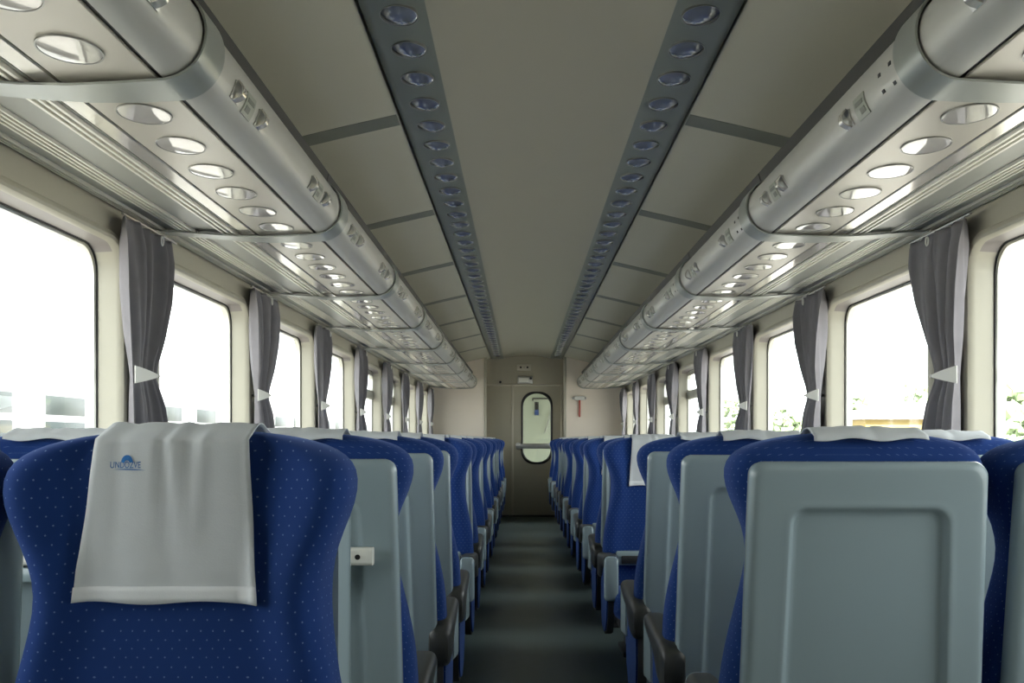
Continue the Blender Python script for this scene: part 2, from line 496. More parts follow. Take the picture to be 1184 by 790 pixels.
# ------------------------------------------------------------------ luggage racks
RC, RZ, RR = 0.815, 1.15 + 0.825, 0.09
RACKZ = 1.15 + 0.735
def arc(r, a0, a1, n):
    return [(RC - r * math.cos(math.radians(a0 + (a1 - a0) * i / n)), RZ + r * math.sin(math.radians(a0 + (a1 - a0) * i / n))) for i in range(n + 1)]
def ribbed(x0, x1, z0, z1, groups):
    """polyline from x0 to x1 with three small ridges in each group"""
    pts = [(x0, z0)]
    for g0, g1, nr in groups:
        for i in range(nr):
            c = g0 + (g1 - g0) * (i + .5) / nr; h = (g1 - g0) / nr * .26
            zz = z0 + (z1 - z0) * (c - x0) / (x1 - x0)
            pts += [(c - h, zz), (c - h * .7, zz - .009), (c + h * .7, zz - .009), (c + h, zz)]
    pts.append((x1, z1))
    return pts
rk = [k for k in range(-2, 8)]
def two_tone(o):
    """ridges of the extrusion are bare bright metal, the flats between them painted"""
    me = o.data; me.materials.clear(); me.materials.append(M['alu_flat']); me.materials.append(M['alu'])
    for p in me.polygons:
        c = p.center; zb = RACKZ + .004 + .022 * (abs(c.x) - 1.087) / .318
        if c.z < zb - .002: p.material_index = 1
    return o
def make_rack(s):
    root = empty('luggage_rack')
    L0, L1 = 0.004, BAY - 0.004
    bm = B(); extrude(bm, offset_poly(mirror(arc(RR, -86, 105, 26), s), -0.004 * s), L0, L1); obj('nose_tube', bm, M['tube'], root, angle=30)
    bm = B(); box(bm, *sorted((s * .822, s * 1.027)), L0, L1, RACKZ, RACKZ + .012, .002, 1); obj('lamp_panel', bm, M['panel'], root)
    bm = B(); box(bm, *sorted((s * 1.034, s * 1.083)), L0, L1, RACKZ + .001, RACKZ + .012, .003, 1); obj('polished_strip', bm, M['strip'], root)
    bm = B(); extrude(bm, offset_poly(mirror(ribbed(1.087, 1.405, RACKZ + .004, RACKZ + .026, ((1.092, 1.155, 3), (1.245, 1.315, 4), (1.36, 1.40, 3))), s), 0.004 * s), L0, L1)
    two_tone(obj('ribbed_tray', bm, M['alu'], root, angle=25))
    bm = B(); extrude(bm, [(s * x, z) for x, z in ((0.79, RZ + .07), (0.775, RZ + .135), (0.805, RZ + .14), (0.83, RZ + .08))], L0, L1); obj('edge_seal', bm, M['dark'], root)
    bm = B(); box(bm, *sorted((s * .808, s * .824)), L0, L1, RACKZ + .006, RACKZ + .016); obj('shadow_gap', bm, M['black'], root)
    a = math.radians(-18)
    cx, cz = RC - RR * math.cos(a), RZ + RR * math.sin(a)
    def patch(dy0, dy1, a0, a1, lift, th=.003):
        bm = B()
        pts = arc(RR + lift, a0, a1, 6)
        extrude(bm, offset_poly(mirror(pts, s), -th * s), dy0, dy1)
        return bm
    clusters = (0.29, 1.07)
    for ci, c in enumerate(clusters):
        for d in (-.095, .095):
            if s > 0 and ci == 0 and d < 0: continue
            h = patch(c + d - .028, c + d + .028, -34, -8, .0035)
            ho = obj('coat_hook', h, M['steel'], root)
            bm = B()
            p = []
            for t in range(7):
                aa = math.radians(-34 + t * 5); rr_ = RR + .004 + .016 * math.sin(t / 6 * PI)
                p.append((s * (RC - rr_ * math.cos(aa)), RZ + rr_ * math.sin(aa)))
            extrude(bm, offset_poly(p, -.003 * s), c + d - .012, c + d + .012)
            obj('hook_tongue', bm, M['strip'], ho)
        pl = obj('number_plate', patch(c - .034, c + .034, -37, -4, .0034), M['plate'], root)
        bm = patch(c - .024, c + .006, -31, -22, .0042, .001)
        t2 = patch(c - .024, c + .024, -17, -11, .0042, .001); join(bm, t2)
        obj('printed_mark', bm, M['joint'], pl)
    if s > 0:
        for dy, aa in ((.10, -2), (.16, -4), (.10, -30), (.16, -28)):
            bm = patch(dy - .006, dy + .006, aa - 2.5, aa + 2.5, .002, .002); obj('screw_hole', bm, M['black'], root)
    return root

def copy_tree(o, parent=None):
    c = o.copy(); COL.objects.link(c)
    if parent is not None: c.parent = parent
    for ch in [x for x in bpy.data.objects if x.parent == o]:
        copy_tree(ch, c)
    return c

KIDS = {}
def snapshot(o):
    """remember the children of a prototype so copies need no search"""
    ks = [x for x in bpy.data.objects if x.parent == o]
    KIDS[o.name] = ks
    for k in ks: snapshot(k)
def dup(o, parent=None):
    c = o.copy(); COL.objects.link(c)
    if parent is not None: c.parent = parent
    for ch in KIDS.get(o.name, ()): dup(ch, c)
    return c

rack_n = 0
for s in (-1, 1):
    proto = make_rack(s); snapshot(proto)
    first = True; i = 0
    for k in rk:
        y = BAND0 + BAY * k
        if y + BAY > Y_END + .2: continue
        o = proto if first else dup(proto)
        first = False
        o.location = (0, y, 0)
        i += 1
        tag(o, 'silver luggage rack section with rounded nose, %s from the camera on the %s' % (ordinal(i), SIDE[s]), 'luggage rack', 'luggage rack sections on the %s' % SIDE[s])
    last = BAND0 + BAY * 6 + BAY
    # closing length of rack against the end wall
    if last < Y_END - .05:
        L = Y_END - last
        root = empty('luggage_rack', (0, last, 0))
        bm = B(); extrude(bm, offset_poly(mirror(arc(RR, -86, 105, 26), s), -0.004 * s), .004, L - .002); obj('nose_tube', bm, M['tube'], root, angle=30)
        bm = B(); box(bm, *sorted((s * .822, s * 1.027)), .004, L - .002, RACKZ, RACKZ + .012, .002, 1); obj('lamp_panel', bm, M['panel'], root)
        bm = B(); box(bm, *sorted((s * 1.034, s * 1.083)), .004, L - .002, RACKZ + .001, RACKZ + .012, .003, 1); obj('polished_strip', bm, M['strip'], root)
        bm = B(); extrude(bm, offset_poly(mirror(ribbed(1.087, 1.405, RACKZ + .004, RACKZ + .026, ((1.092, 1.155, 3), (1.245, 1.315, 4), (1.36, 1.40, 3))), s), 0.004 * s), .004, L - .002)
        two_tone(obj('ribbed_tray', bm, M['alu'], root, angle=25))
        tag(root, 'short end piece of silver luggage rack against the end wall on the %s' % SIDE[s], 'luggage rack', 'luggage rack sections on the %s' % SIDE[s])

# brackets: a band around the nose and a flat arm under the rack to the wall
for s in (-1, 1):
    base = None; i = 0
    for k in range(-1, 8):
        y = BAND0 + BAY * k
        if y > Y_END: continue
        i += 1
        if base is None:
            root = empty('rack_bracket')
            bm = B()
            pts = list(reversed(arc(RR + .005, -90, 100, 24)))
            w = [.058] * len(pts)
            arm = [(.90, RACKZ - .010), (1.0, RACKZ - .012), (1.1, RACKZ - .008), (1.2, RACKZ + .000), (1.3, RACKZ + .008), (1.395, RACKZ + .014)]
            aw = [.056, .05, .044, .04, .036, .034]
            P = pts + arm; W = w + aw
            poly = offset_poly(mirror(P, s), -.005 * s)
            m_ = len(P)
            front = [(x, z) for x, z in poly[:m_]]; back = poly[m_:][::-1]
            rings = []
            for (fx_, fz_), (bx_, bz_), ww in zip(front, back, W):
                rings.append([(fx_, -ww, fz_), (fx_, ww, fz_), (bx_, ww, bz_), (bx_, -ww, bz_)])
            loops(bm, rings, True, True)
            obj('strap', bm, M['band'], root, angle=30)
            bm = B(); box(bm, *sorted((s * 1.375, s * 1.405)), -.05, .05, RACKZ - .02, RACKZ + .012, .004); obj('wall_clip', bm, M['alu'], root)
            snapshot(root); base = root; o = root
        else:
            o = dup(base)
        o.location = (0, y, 0)
        tag(o, 'flat grey metal strap around the rack nose, %s from the camera on the %s' % (ordinal(i), SIDE[s]), 'bracket', 'rack straps on the %s' % SIDE[s])

# lamps: round lenses under the rack and along the ceiling
def disc(bm, rx, ry, z0, z1, dome=0.0, n=32):
    l = [[(rx * q * math.cos(2 * PI * i / n), ry * q * math.sin(2 * PI * i / n), z) for i in range(n)] for q, z in ((1, z1), (1, z0), (.97, z0 - .0012), (.9, z0 - .0012 - dome * .19), (.75, z0 - .0012 - dome * .44), (.55, z0 - .0012 - dome * .70), (.3, z0 - .0012 - dome * .91), (.1, z0 - .0012 - dome * .99))]
    loops(bm, l, True, True)
def ring(bm, rx, ry, w, z0, z1, n=32):
    l = [[((rx + a) * math.cos(2 * PI * i / n), (ry + a) * math.sin(2 * PI * i / n), z) for i in range(n)] for a, z in ((0, z1), (0, z0), (w, z0), (w, z1), (0, z1))]
    loops(bm, l)
def make_lamp(name, rx, ry, lens, z0=0.0, dome=.0015):
    root = empty(name)
    bm = B(); disc(bm, rx, ry, -.001, .009, dome); obj('lens', bm, M[lens], root, angle=20)
    bm = B(); ring(bm, rx, ry, .0025, -.003, .008); obj('rim', bm, M['rim'], root)
    snapshot(root)
    return root
proto = make_lamp('rack_lamp', .056, .066, 'lens'); used = False
for s in (-1, 1):
    i = 0
    for k in range(-2, 8):
        for j in range(6):
            y = BAND0 + BAY * k + .165 + .23 * j - (.055 if k == -2 else 0)
            if y < 1.45 or y > Y_END - .08: continue
            i += 1
            o = proto if not used else dup(proto); used = True
            o.location = (s * .93, y, RACKZ - .001)
            o.rotation_euler = (random.uniform(-.012, .012), random.uniform(-.012, .012), 0)
            tag(o, 'round glass lamp under the %s luggage rack, %s from the camera' % (SIDE[s], ordinal(i)), 'lamp', 'round lamps under the %s rack' % SIDE[s])
proto = make_lamp('ceiling_lamp', .052, .062, 'lens2', dome=.014); used = False
sl = math.atan2(2.345 - 2.325, .05)
for s in (-1, 1):
    i = 0
    for j in range(0, 48):
        y = 2.668 + .2365 * j
        if y > Y_END - .1: continue
        i += 1
        o = proto if not used else dup(proto); used = True
        o.location = (s * .424, y, 2.3390)
        o.rotation_euler = (random.uniform(-.02, .02), random.uniform(-.02, .02), 0)
        tag(o, 'small round bluish lamp in the %s row on the ceiling, %s from the camera' % (SIDE[s], ordinal(i)), 'lamp', 'round lamps in the %s ceiling row' % SIDE[s])

# ------------------------------------------------------------------ seats
LEAN = 0.10
def lean(z): return (z - 1.10) * LEAN          # lower parts lie further forward (-y)
#          z     w     T    wing
BACK = [(0.40, .232, .085, .020), (0.50, .244, .10, .03), (0.58, .248, .11, .034), (0.66, .247, .115, .036), (0.74, .236, .112, .036),
        (0.82, .217, .112, .036), (0.89, .196, .113, .037), (0.935, .188, .114, .040), (0.98, .200, .114, .046), (1.02, .222, .113, .052),
        (1.06, .239, .116, .056), (1.095, .2425, .114, .054), (1.118, .234, .108, .046), (1.136, .212, .096, .034), (1.149, .175, .078, .02),
        (1.158, .125, .055, .01), (1.163, .07, .03, .0)]
def bolster(u):
    t = min(1, max(0, (u - .52) / .40))
    return t * t * (3 - 2 * t)
def section(z, n=48):
    w, T, wing = lerp_table(BACK, z)
    w0, T0, wing0 = w, T, wing
    pts = []
    # depth centre stays fixed while the thickness shrinks towards the top
    yc = -0.057 + lean(z)
    for i in range(n):
        t = 2 * PI * i / n + PI / 2
        c, s_ = math.cos(t), math.sin(t)
        ex = 2 / 5.0
        X = math.copysign(abs(c) ** ex, c); Yv_ = math.copysign(abs(s_) ** (2 / 3.2), s_)
        wr = max(w, min(.212, .212 - (z - 1.06) * 3)) if z < 1.09 else w
        x = X * (w + (wr - w) * (1 + Yv_) / 2)
        y = yc + T / 2 * Yv_ - wing * bolster(abs(X)) * (1 - Yv_) / 2
        pts.append((x, y, z))
    return pts
def front_y(x, z):
    w, T, wing = lerp_table(BACK, z)
    return -0.057 + lean(z) - T / 2 - wing * bolster(min(1, abs(x) / w))

def weave(o, coords=None):
    me = o.data
    a = me.attributes.new('weave', 'FLOAT_VECTOR', 'POINT')
    for i, v in enumerate(me.vertices):
        c = coords[i] if coords else (v.co.x + .9 * v.co.y, v.co.z)
        a.data[i].vector = (c[0], c[1], 0)
def arc_coords(secs):
    out = []
    for sec in secs:
        acc = [0.0]
        for p, q in zip(sec[:-1], sec[1:]): acc.append(acc[-1] + math.dist(p, q))
        mid = acc[len(sec) // 2]
        out += [(a - mid, sec[0][2]) for a in acc]
    return out
def make_seat(arm):
    root = empty('train_seat')
    # backrest with winged headrest
    bm = B(); loops(bm, [section(z) for z, *_ in BACK], True, True)
    o = obj('backrest', bm, M['blue'], root, angle=80)
    weave(o, arc_coords([section(z) for z, *_ in BACK]))
    sm = o.modifiers.new('sub', 'SUBSURF'); sm.levels = 1; sm.render_levels = 1
    # grey back shell with a recessed panel
    bm = B()
    def L(x, z0, z1, r, y, flare=.075):
        out = []
        for a, b in rr(-x, x, z0, z1, r, 6):
            out.append((a * (1 + flare * (1.10 - b)), y + lean(b), b))
        return out
    def R_(x, z0, z1, r, y):
        out = []
        for a, b in rr(-x, x, z0, z1, r, 6):
            k = 1.0 if b > .7 else 1.075
            out.append((a * k * (1 + .03 * (1.1 - b)), y + lean(b), b))
        return out
    lp = [L(.206, .30, 1.100, .020, -.03), L(.2155, .30, 1.1085, .024, -.012), L(.2165, .30, 1.1095, .025, .010), L(.214, .302, 1.107, .026, .021), L(.208, .31, 1.101, .026, .027), L(.200, .32, 1.093, .026, .028), L(.192, .328, 1.085, .026, .028)]
    bz0, bz1 = .40, 1.024
    def recess(dx, y, r):
        out = []
        pts = rr(-.144 + dx, .144 - dx, bz0 + dx, bz1 - dx, r, 6)
        for a, b in pts:
            out.append((a * (1 + .05 * (1.1 - b)), y + lean(b), b))
        return out
    lp += [recess(-.018, .0283, .038), recess(-.009, .0285, .034), recess(-.003, .0295, .031), recess(.001, .0275, .029), recess(.006, .018, .026), recess(.010, .0145, .024), recess(.018, .014, .022), recess(.03, .014, .02)]
    # lower, wider part of the recess
    vs = loops(bm, lp, True, True)
    for v in bm.verts:
        z = v.co.z
        if abs(v.co.x) < .175 and v.co.y - lean(z) > .008 and z < .66: v.co.x *= 1.07
    obj('back_shell', bm, M['shell'], root, angle=42)
    # cushion
    bm = B()
    sec = []
    for (y, z0, z1, hw) in ((-.10, .36, .455, .205), (-.24, .345, .462, .215), (-.36, .335, .470, .218), (-.425, .34, .466, .216), (-.455, .36, .445, .208)):
        sec.append([(x, y, z) for x, z in rr(-hw, hw, z0, z1, .035, 4)])
    loops(bm, sec, True, True)
    o = obj('cushion', bm, M['blue'], root, angle=60); weave(o)
    # under-seat pan and foot
    bm = B(); box(bm, -.20, .20, -.41, -.06, .30, .348, .012); obj('seat_pan', bm, M['base'], root)
    bm = B(); box(bm, -.07, .07, -.36, -.12, .02, .31, .02); box(bm, -.10, .10, -.38, -.10, 0.0, .03, .008); obj('pedestal', bm, M['base'], root)
    # grey ledge across the bottom of the backrest
    bm = B(); y = front_y(0, .59)
    box(bm, -.19, .19, y - .035, y + .03, .555, .622, .010); o = obj('ledge', bm, M['shell'], root)
    bm = B(); box(bm, -.165, .165, y - .040, y - .02, .562, .602, .004); obj('ledge_inset', bm, M['base'], o)
    # armrest on side `arm`
    xa = arm * .232
    bm = B()
    rings = []
    for (y, zt, zb, hw) in ((-.015, .580, .495, .027), (-.035, .602, .478, .034), (-.10, .608, .490, .036), (-.18, .614, .545, .036), (-.33, .628, .570, .036), (-.385, .626, .575, .034)):
        rings.append([(xa + a, y, b) for a, b in rr(-hw, hw, zb, zt, min(.022, (zt - zb) * .45), 4)])
    loops(bm, rings, True, True)
    ar = obj('armrest', bm, M['armpad'], root, angle=50)
    bm = B()
    rings = []
    for (y, zt, zb, hw) in ((-.31, .590, .425, .024), (-.362, .600, .42, .029), (-.395, .624, .42, .033), (-.413, .620, .426, .030), (-.42, .60, .44, .024)):
        rings.append([(xa + a, y, b) for a, b in rr(-hw, hw, zb, zt, .022, 4)])
    loops(bm, rings, True, True)
    obj('arm_post', bm, M['shell'], ar, angle=50)
    # upholstered side under the armrest with a dark edge
    out = [(-.05, .56), (-.03, .40), (-.05, .30), (-.10, .25), (-.20, .235), (-.29, .26), (-.35, .33), (-.375, .42), (-.37, .57)]
    def side(sc, x0, x1):
        cy, cz = -.20, .41
        bm = B()
        loops(bm, [[(x, cy + (a - cy) * sc, cz + (b - cz) * sc) for a, b in out] for x in (x0, x1)], True, True)
        return bm
    sp = obj('side_panel', side(.93, xa - arm * .02, xa + arm * .017), M['blue'], root, angle=40); weave(sp)
    obj('dark_edge', side(1.0, xa - arm * .018, xa + arm * .011), M['base'], sp, angle=40)
    snapshot(root)
    return root

seatP = {a: make_seat(a) for a in (-1, 1)}
seat_used = {-1: False, 1: False}
ROWS = {
    -1: [('us', 1.28), ('aw', 1.99), ('aw', 2.80), ('aw', 3.46), ('us', 4.50), ('aw', 4.92), ('us', 5.92), ('aw', 6.34), ('us', 7.38), ('aw', 7.80),
         ('us', 8.83), ('aw', 9.25), ('aw', 10.0), ('aw', 10.7), ('us', 12.1), ('us', 13.25)],
    1: [('aw', 1.77), ('aw', 2.51), ('aw', 3.18), ('us', 4.52), ('aw', 4.92), ('us', 6.02), ('aw', 6.40), ('us', 7.42), ('aw', 7.80),
        ('us', 8.83), ('aw', 9.25), ('aw', 10.0), ('aw', 10.7), ('us', 12.1), ('us', 13.25)],
}
# cover draped over a headrest
def make_cover(seed, hero=False):
    rnd = random.Random(seed)
    ph = [rnd.uniform(0, 6.28) for _ in range(6)]
    path = []                                                       # (y, z, t) from the front hem to the back hem
    nf = 30
    for i in range(nf + 1):
        z = .928 + (1.150 - .928) * i / nf
        path.append((None, z))
    yf, yb = front_y(0, 1.150) - .004, -0.057 + lean(1.15) + .045
    m_ = 6
    for i in range(1, m_):
        t = i / m_
        path.append((yf + (yb - yf) * t, 1.150 + .021 * math.sin(PI * t) ** .6))
    for i in range(4):
        path.append((yb + .008 + .0012 * i, 1.158 - .003 * i))
    nx = 28
    grid = []
    for pi_, (y, z) in enumerate(path):
        t = min(1, max(0, (z - .928) / (1.165 - .928)))
        hw = .124 + (.104 - .124) * t
        row = []
        for j in range(nx + 1):
            u = -1 + 2 * j / nx
            x = u * hw
            fold = .0022 * math.sin(4.2 * u + ph[0]) + .0022 * math.sin(7.5 * u + ph[1] + 2 * t) * t
            # creases that run down from the top edge
            cr = 0
            for q, (c0, sl_, dp) in enumerate(((.0, .25, .008), (.42, -.2, .007), (-.25, .1, .005))):
                d = (u - c0 - sl_ * (1 - t)) / .09
                cr += dp * math.exp(-d * d) * max(0, t - .25) / .75
            if y is None:
                yy = min(front_y(x, zz) for zz in (z, max(.93, z - .02), max(.93, z - .04))) - .006 - abs(fold) - cr
                row.append((x, yy, z + (.0022 * math.sin(5 * u + ph[2]) if pi_ == 0 else 0)))
            elif pi_ > nf + m_ - 1:
                row.append((x, y + abs(fold), z + .003 * math.sin(6 * u + ph[3])))
            else:
                row.append((x, y, z + abs(fold) * .8 + cr * .35))
        grid.append(row)
    return grid
def sheet(grid, th=.0016):
    bm = B()
    vs = [[bm.verts.new(p) for p in row] for row in grid]
    for a, b in zip(vs[:-1], vs[1:]):
        for i in range(len(a) - 1): bm.faces.new((a[i], a[i + 1], b[i + 1], b[i]))
    return bm
def cover_obj(seed):
    g = make_cover(seed)
    root = empty('headrest_cover')
    o = obj('cloth', sheet(g), M['cover'], root, angle=60)
    md = o.modifiers.new('th', 'SOLIDIFY'); md.thickness = .0018; md.offset = 0
    hem = [[(x * 1.004, y - .0022, z) for x, y, z in row] for row in g[0:4]]
    o = obj('hem', sheet(hem), M['hem'], root, angle=60)
    md = o.modifiers.new('th', 'SOLIDIFY'); md.thickness = .0015; md.offset = 0
    snapshot(root)
    return root, g
covers = [cover_obj(11 + i) for i in range(4)]
cov_used = [False] * 4
SEATW, SE = .49, .31
ci = 0
for s in (-1, 1):
    for ri, (d, yr) in enumerate(ROWS[s]):
        for col in (0, 1):
            xc = s * (SE + SEATW / 2 + (SEATW + .004) * col)
            us = d == 'us'
            arm = ((-s) if us else s) * (1 if col == 0 else -1)                                  # local side of the armrest: aisle, or wall for the window seat
            y0 = yr + .15 if us else yr - .02
            o = seatP[arm] if not seat_used[arm] else dup(seatP[arm])
            seat_used[arm] = True
            o.location = (xc, y0, 0); o.rotation_euler = (0, 0, 0 if us else PI)
            place = 'aisle' if col == 0 else 'window'
            face = 'turned toward the camera' if us else 'seen from its grey back'
            tag(o, 'blue dotted %s seat %s, %s row on the %s' % (place, face, ordinal(ri + 1), SIDE[s]), 'seat', 'blue train seats %s of the aisle' % SIDE[s])
            hero = (s == -1 and ri == 0 and col == 0)
            q = 0 if hero else ci % 3 + 1
            ci += 1
            c = covers[q][0] if not cov_used[q] else dup(covers[q][0])
            cov_used[q] = True
            c.location = (xc - (.006 if hero else 0) + (0 if hero else random.uniform(-.008, .008)), y0, 0.0)
            c.rotation_euler = (0, 0, 0 if us else PI)
            if hero:
                tag(c, 'white headrest cover with a small blue logo on the nearest seat', 'headrest cover', 'white headrest covers')
                hero_c = c
            else:
                tag(c, 'white headrest cover over the %s row %s seat on the %s' % (ordinal(ri + 1), place, SIDE[s]), 'headrest cover', 'white headrest covers')
# printed logo on the nearest cover
cu = bpy.data.curves.new('logo_text', 'FONT'); cu.body = 'UNDOZVE'; cu.size = .0150; cu.align_x = 'CENTER'
to = bpy.data.objects.new('tmp', cu); COL.objects.link(to)
bpy.context.view_layer.update()
me = bpy.data.meshes.new_from_object(to.evaluated_get(bpy.context.evaluated_depsgraph_get()))
bpy.data.objects.remove(to)
bm = B(); bm.from_mesh(me)
bmesh.ops.subdivide_edges(bm, edges=bm.edges[:], cuts=1)
# arch over the letters and the sweep under them
for r0, r1, sgn in ((.0062, .0135, 1),):
    vs = []
    for i in range(13):
        t = PI * (.08 + .84 * i / 12)
        vs.append((bm.verts.new((.003 + 1.1 * r0 * math.cos(t), .0065 + r0 * .95 * math.sin(t), 0)), bm.verts.new((.003 + 1.1 * r1 * math.cos(t), .0065 + r1 * 1.0 * math.sin(t) + .001, 0))))
    for a, b in zip(vs[:-1], vs[1:]): bm.faces.new((a[0], a[1], b[1], b[0]))
vs = []
for i in range(15):
    x = -.026 + .072 * i / 14
    vs.append((bm.verts.new((x, -.0026 - .000 * i - .0010 * (i / 14), 0)), bm.verts.new((x, -.0026 - .0010 * (i / 14) + .0017 * math.sin(PI * (i + .5) / 15), 0))))
for a, b in zip(vs[:-1], vs[1:]): bm.faces.new((a[0], a[1], b[1], b[0]))
lx, lz = -.0612, 1.1105
g = covers[0][1]
def cover_y(x, z):
    best = 1e9; yy = 0
    for row in g[:31]:
        for p in row:
            dd = (p[0] - x) ** 2 + (p[2] - z) ** 2
            if dd < best: best = dd; yy = p[1]
    return yy
for v in bm.verts:
    x, z = lx + v.co.x * .60, lz + v.co.y * .85
    zz = min(z, 1.135)
    best = sorted(((p[0] - x) ** 2 + (p[2] - z) ** 2, p[1]) for row in g[:31] for p in row)[:4]
    wsum = sum(1 / (b0 + 1e-7) for b0, _ in best)
    y = sum(b1 / (b0 + 1e-7) for b0, b1 in best) / wsum
    v.co = Vector((x, y - .0022, z))
obj('printed_logo', bm, M['logo'], hero_c, smooth=False)

# white rail with a dark hole, in front of the second row shells on the left
o = empty('tray_rail', (-.807, 1.9445, .911))
bm = B()
loops(bm, [[(x, y, z) for y, z in rr(-.018, .014, -.018, .018, .008, 4)] for x in (-.46, .424)], True, True)
obj('rail', bm, M['white'], o)
bm = B(); cyl(bm, (.395, -.0195, 0), (.395, -.016, 0), .0055, 14); obj('hole', bm, M['black'], o)
bm = B(); box(bm, -.46, .36, -.016, .012, -.052, -.022, .006); obj('lower_bar', bm, M['shell'], o)
tag(o, 'white rail with a black hole behind the nearest left seat', 'rail')

# ------------------------------------------------------------------ curtains
def make_curtain(s, seed):
    rnd = random.Random(seed)
    root = empty('curtain')
    #        z      y0     y1   depth
    tab = [(0.80, -.215, .10, .020), (1.02, -.215, .095, .020), (1.15, -.21, .08, .020), (1.27, -.215, .035, .016), (1.355, -.22, -.030, .010), (1.40, -.225, -.025, .012), (1.50, -.245, .03, .020),
           (1.64, -.275, .10, .024), (1.78, -.295, .145, .022), (1.85, -.30, .15, .014), (1.868, -.30, .15, .010)]
    nz, ny = 54, 96
    ph = [rnd.uniform(0, 6.28) for _ in range(5)]
    rows = []
    for i in range(nz + 1):
        z = .80 + (1.868 - .80) * i / nz
        y0, y1, dp = lerp_table(tab, z)
        row = []
        for j in range(ny + 1):
            u = j / ny
            f = 1.15 * math.sin(2 * PI * 4.3 * u + ph[0] + .8 * math.sin(3 * z + ph[1])) + .5 * math.sin(2 * PI * 9.2 * u + ph[2] + z * 2.5) + .5 * math.sin(2 * PI * 1.9 * u + ph[3] + z)
            y = y0 + (y1 - y0) * (u + .018 * math.sin(2 * PI * 4.3 * u + ph[4]))
            row.append((s * (WALLX - .05 - dp * f * .85), y, z))
        rows.append(row)
    o = obj('cloth', sheet(rows), M['curtain'], root, angle=75)
    md = o.modifiers.new('th', 'SOLIDIFY'); md.thickness = .002; md.offset = 0
    # white strap that narrows to its button
    bm = B()
    ring_ = []
    for t in range(9):
        u = t / 8
        y = -.242 + .147 * u
        hh = .026 * (1 - u) + .003
        x = WALLX - .066 - .022 * u - .006 * math.sin(PI * u)
        zz = 1.362 + .004 * u
        ring_.append([(s * x, y, zz - hh), (s * x, y, zz + hh), (s * (x - .003), y, zz + hh), (s * (x - .003), y, zz - hh)])
    loops(bm, ring_, True, True)
    tb = obj('tieback', bm, M['white'], root, angle=30)
    bm = B(); cyl(bm, (s * (WALLX - .092), -.095, 1.366), (s * (WALLX - .0), -.095, 1.366), .006, 12); obj('button', bm, M['steel'], tb)
    # curtain rod and its ring hook
    bm = B(); cyl(bm, (s * (WALLX - .055), -.31, 1.872), (s * (WALLX - .055), .16, 1.872), .005, 10); obj('rod', bm, M['steel'], root)
    bm = B()
    rp = []
    for t in range(17):
        a = 2 * PI * t / 16
        c = Vector((s * (WALLX - .088), -.06 + .011 * math.cos(a), 1.835 + .016 * math.sin(a)))
        d = Vector((0, math.cos(a), math.sin(a)))
        rp.append([c + d * .003 * math.cos(b) + Vector((s, 0, 0)) * .003 * math.sin(b) for b in (0, PI / 2, PI, 3 * PI / 2)])
    loops(bm, rp); obj('hook', bm, M['white'], root)
    snapshot(root)
    return root
for s in (-1, 1):
    pr = [make_curtain(s, 3 + v + (10 if s > 0 else 0)) for v in range(3)]
    for k in range(0, 8):
        o = pr[k] if k < 3 else dup(pr[k % 3])
        o.location = (0, POST0 + BAY * k, 0)
        tag(o, 'grey curtain gathered by a white strap, %s from the camera on the %s' % (ordinal(k + 1), SIDE[s]), 'curtain', 'grey curtains on the %s' % SIDE[s])

# ------------------------------------------------------------------ outside
bm = B()
for x0, x1 in ((-80, -1.6), (1.6, 80)):
    box(bm, x0, x1, -30, 120, -1.3, -1.2)
struct(obj('ground', bm, M['ballast'], smooth=False))

o = empty('passenger_coach', (-4.6, 0, -1.2))
bm = B()
pr = [(0, .5), (0.0, 2.75), (-.05, 3.0), (-.25, 3.25), (-.7, 3.45), (-1.4, 3.52), (-2.1, 3.45), (-2.55, 3.25), (-2.75, 3.0), (-2.8, 2.75), (-2.8, .5)]
extrude(bm, pr, 4.0, 29.0); obj('body', bm, M['coach'], o, angle=30)
for i in range(16):
    y = 6.16 + 1.4 * i
    bm = B(); loops(bm, [[(x, a, b) for a, b in rr(y, y + .9, 2.02, 2.80, .06, 4)] for x in (-.01, .012)], True, True)
    w = obj('window', bm, M['coach'], o)
    bm = B(); box(bm, -.01, .018, y + .04, y + .86, 2.06, 2.52, .01); obj('pane', bm, M['coachwin'], w)
    bm = B(); box(bm, -.01, .018, y + .04, y + .86, 2.58, 2.77, .01); obj('hopper_pane', bm, M['coachwin2'], w)
bm = B(); box(bm, -2.4, -.3, 5.0, 28.0, .25, .5); obj('underframe', bm, M['base'], o)
for y in (6.5, 9.0, 24, 26.5):
    bm = B(); cyl(bm, (-.6, y, .42), (-.45, y, .42), .42, 28); cyl(bm, (-2.35, y, .42), (-2.2, y, .42), .42, 28); cyl(bm, (-2.3, y, .42), (-.5, y, .42), .07); obj('wheelset', bm, M['base'], o)
tag(o, 'white railway coach standing on the next track outside the left windows', 'railway coach')

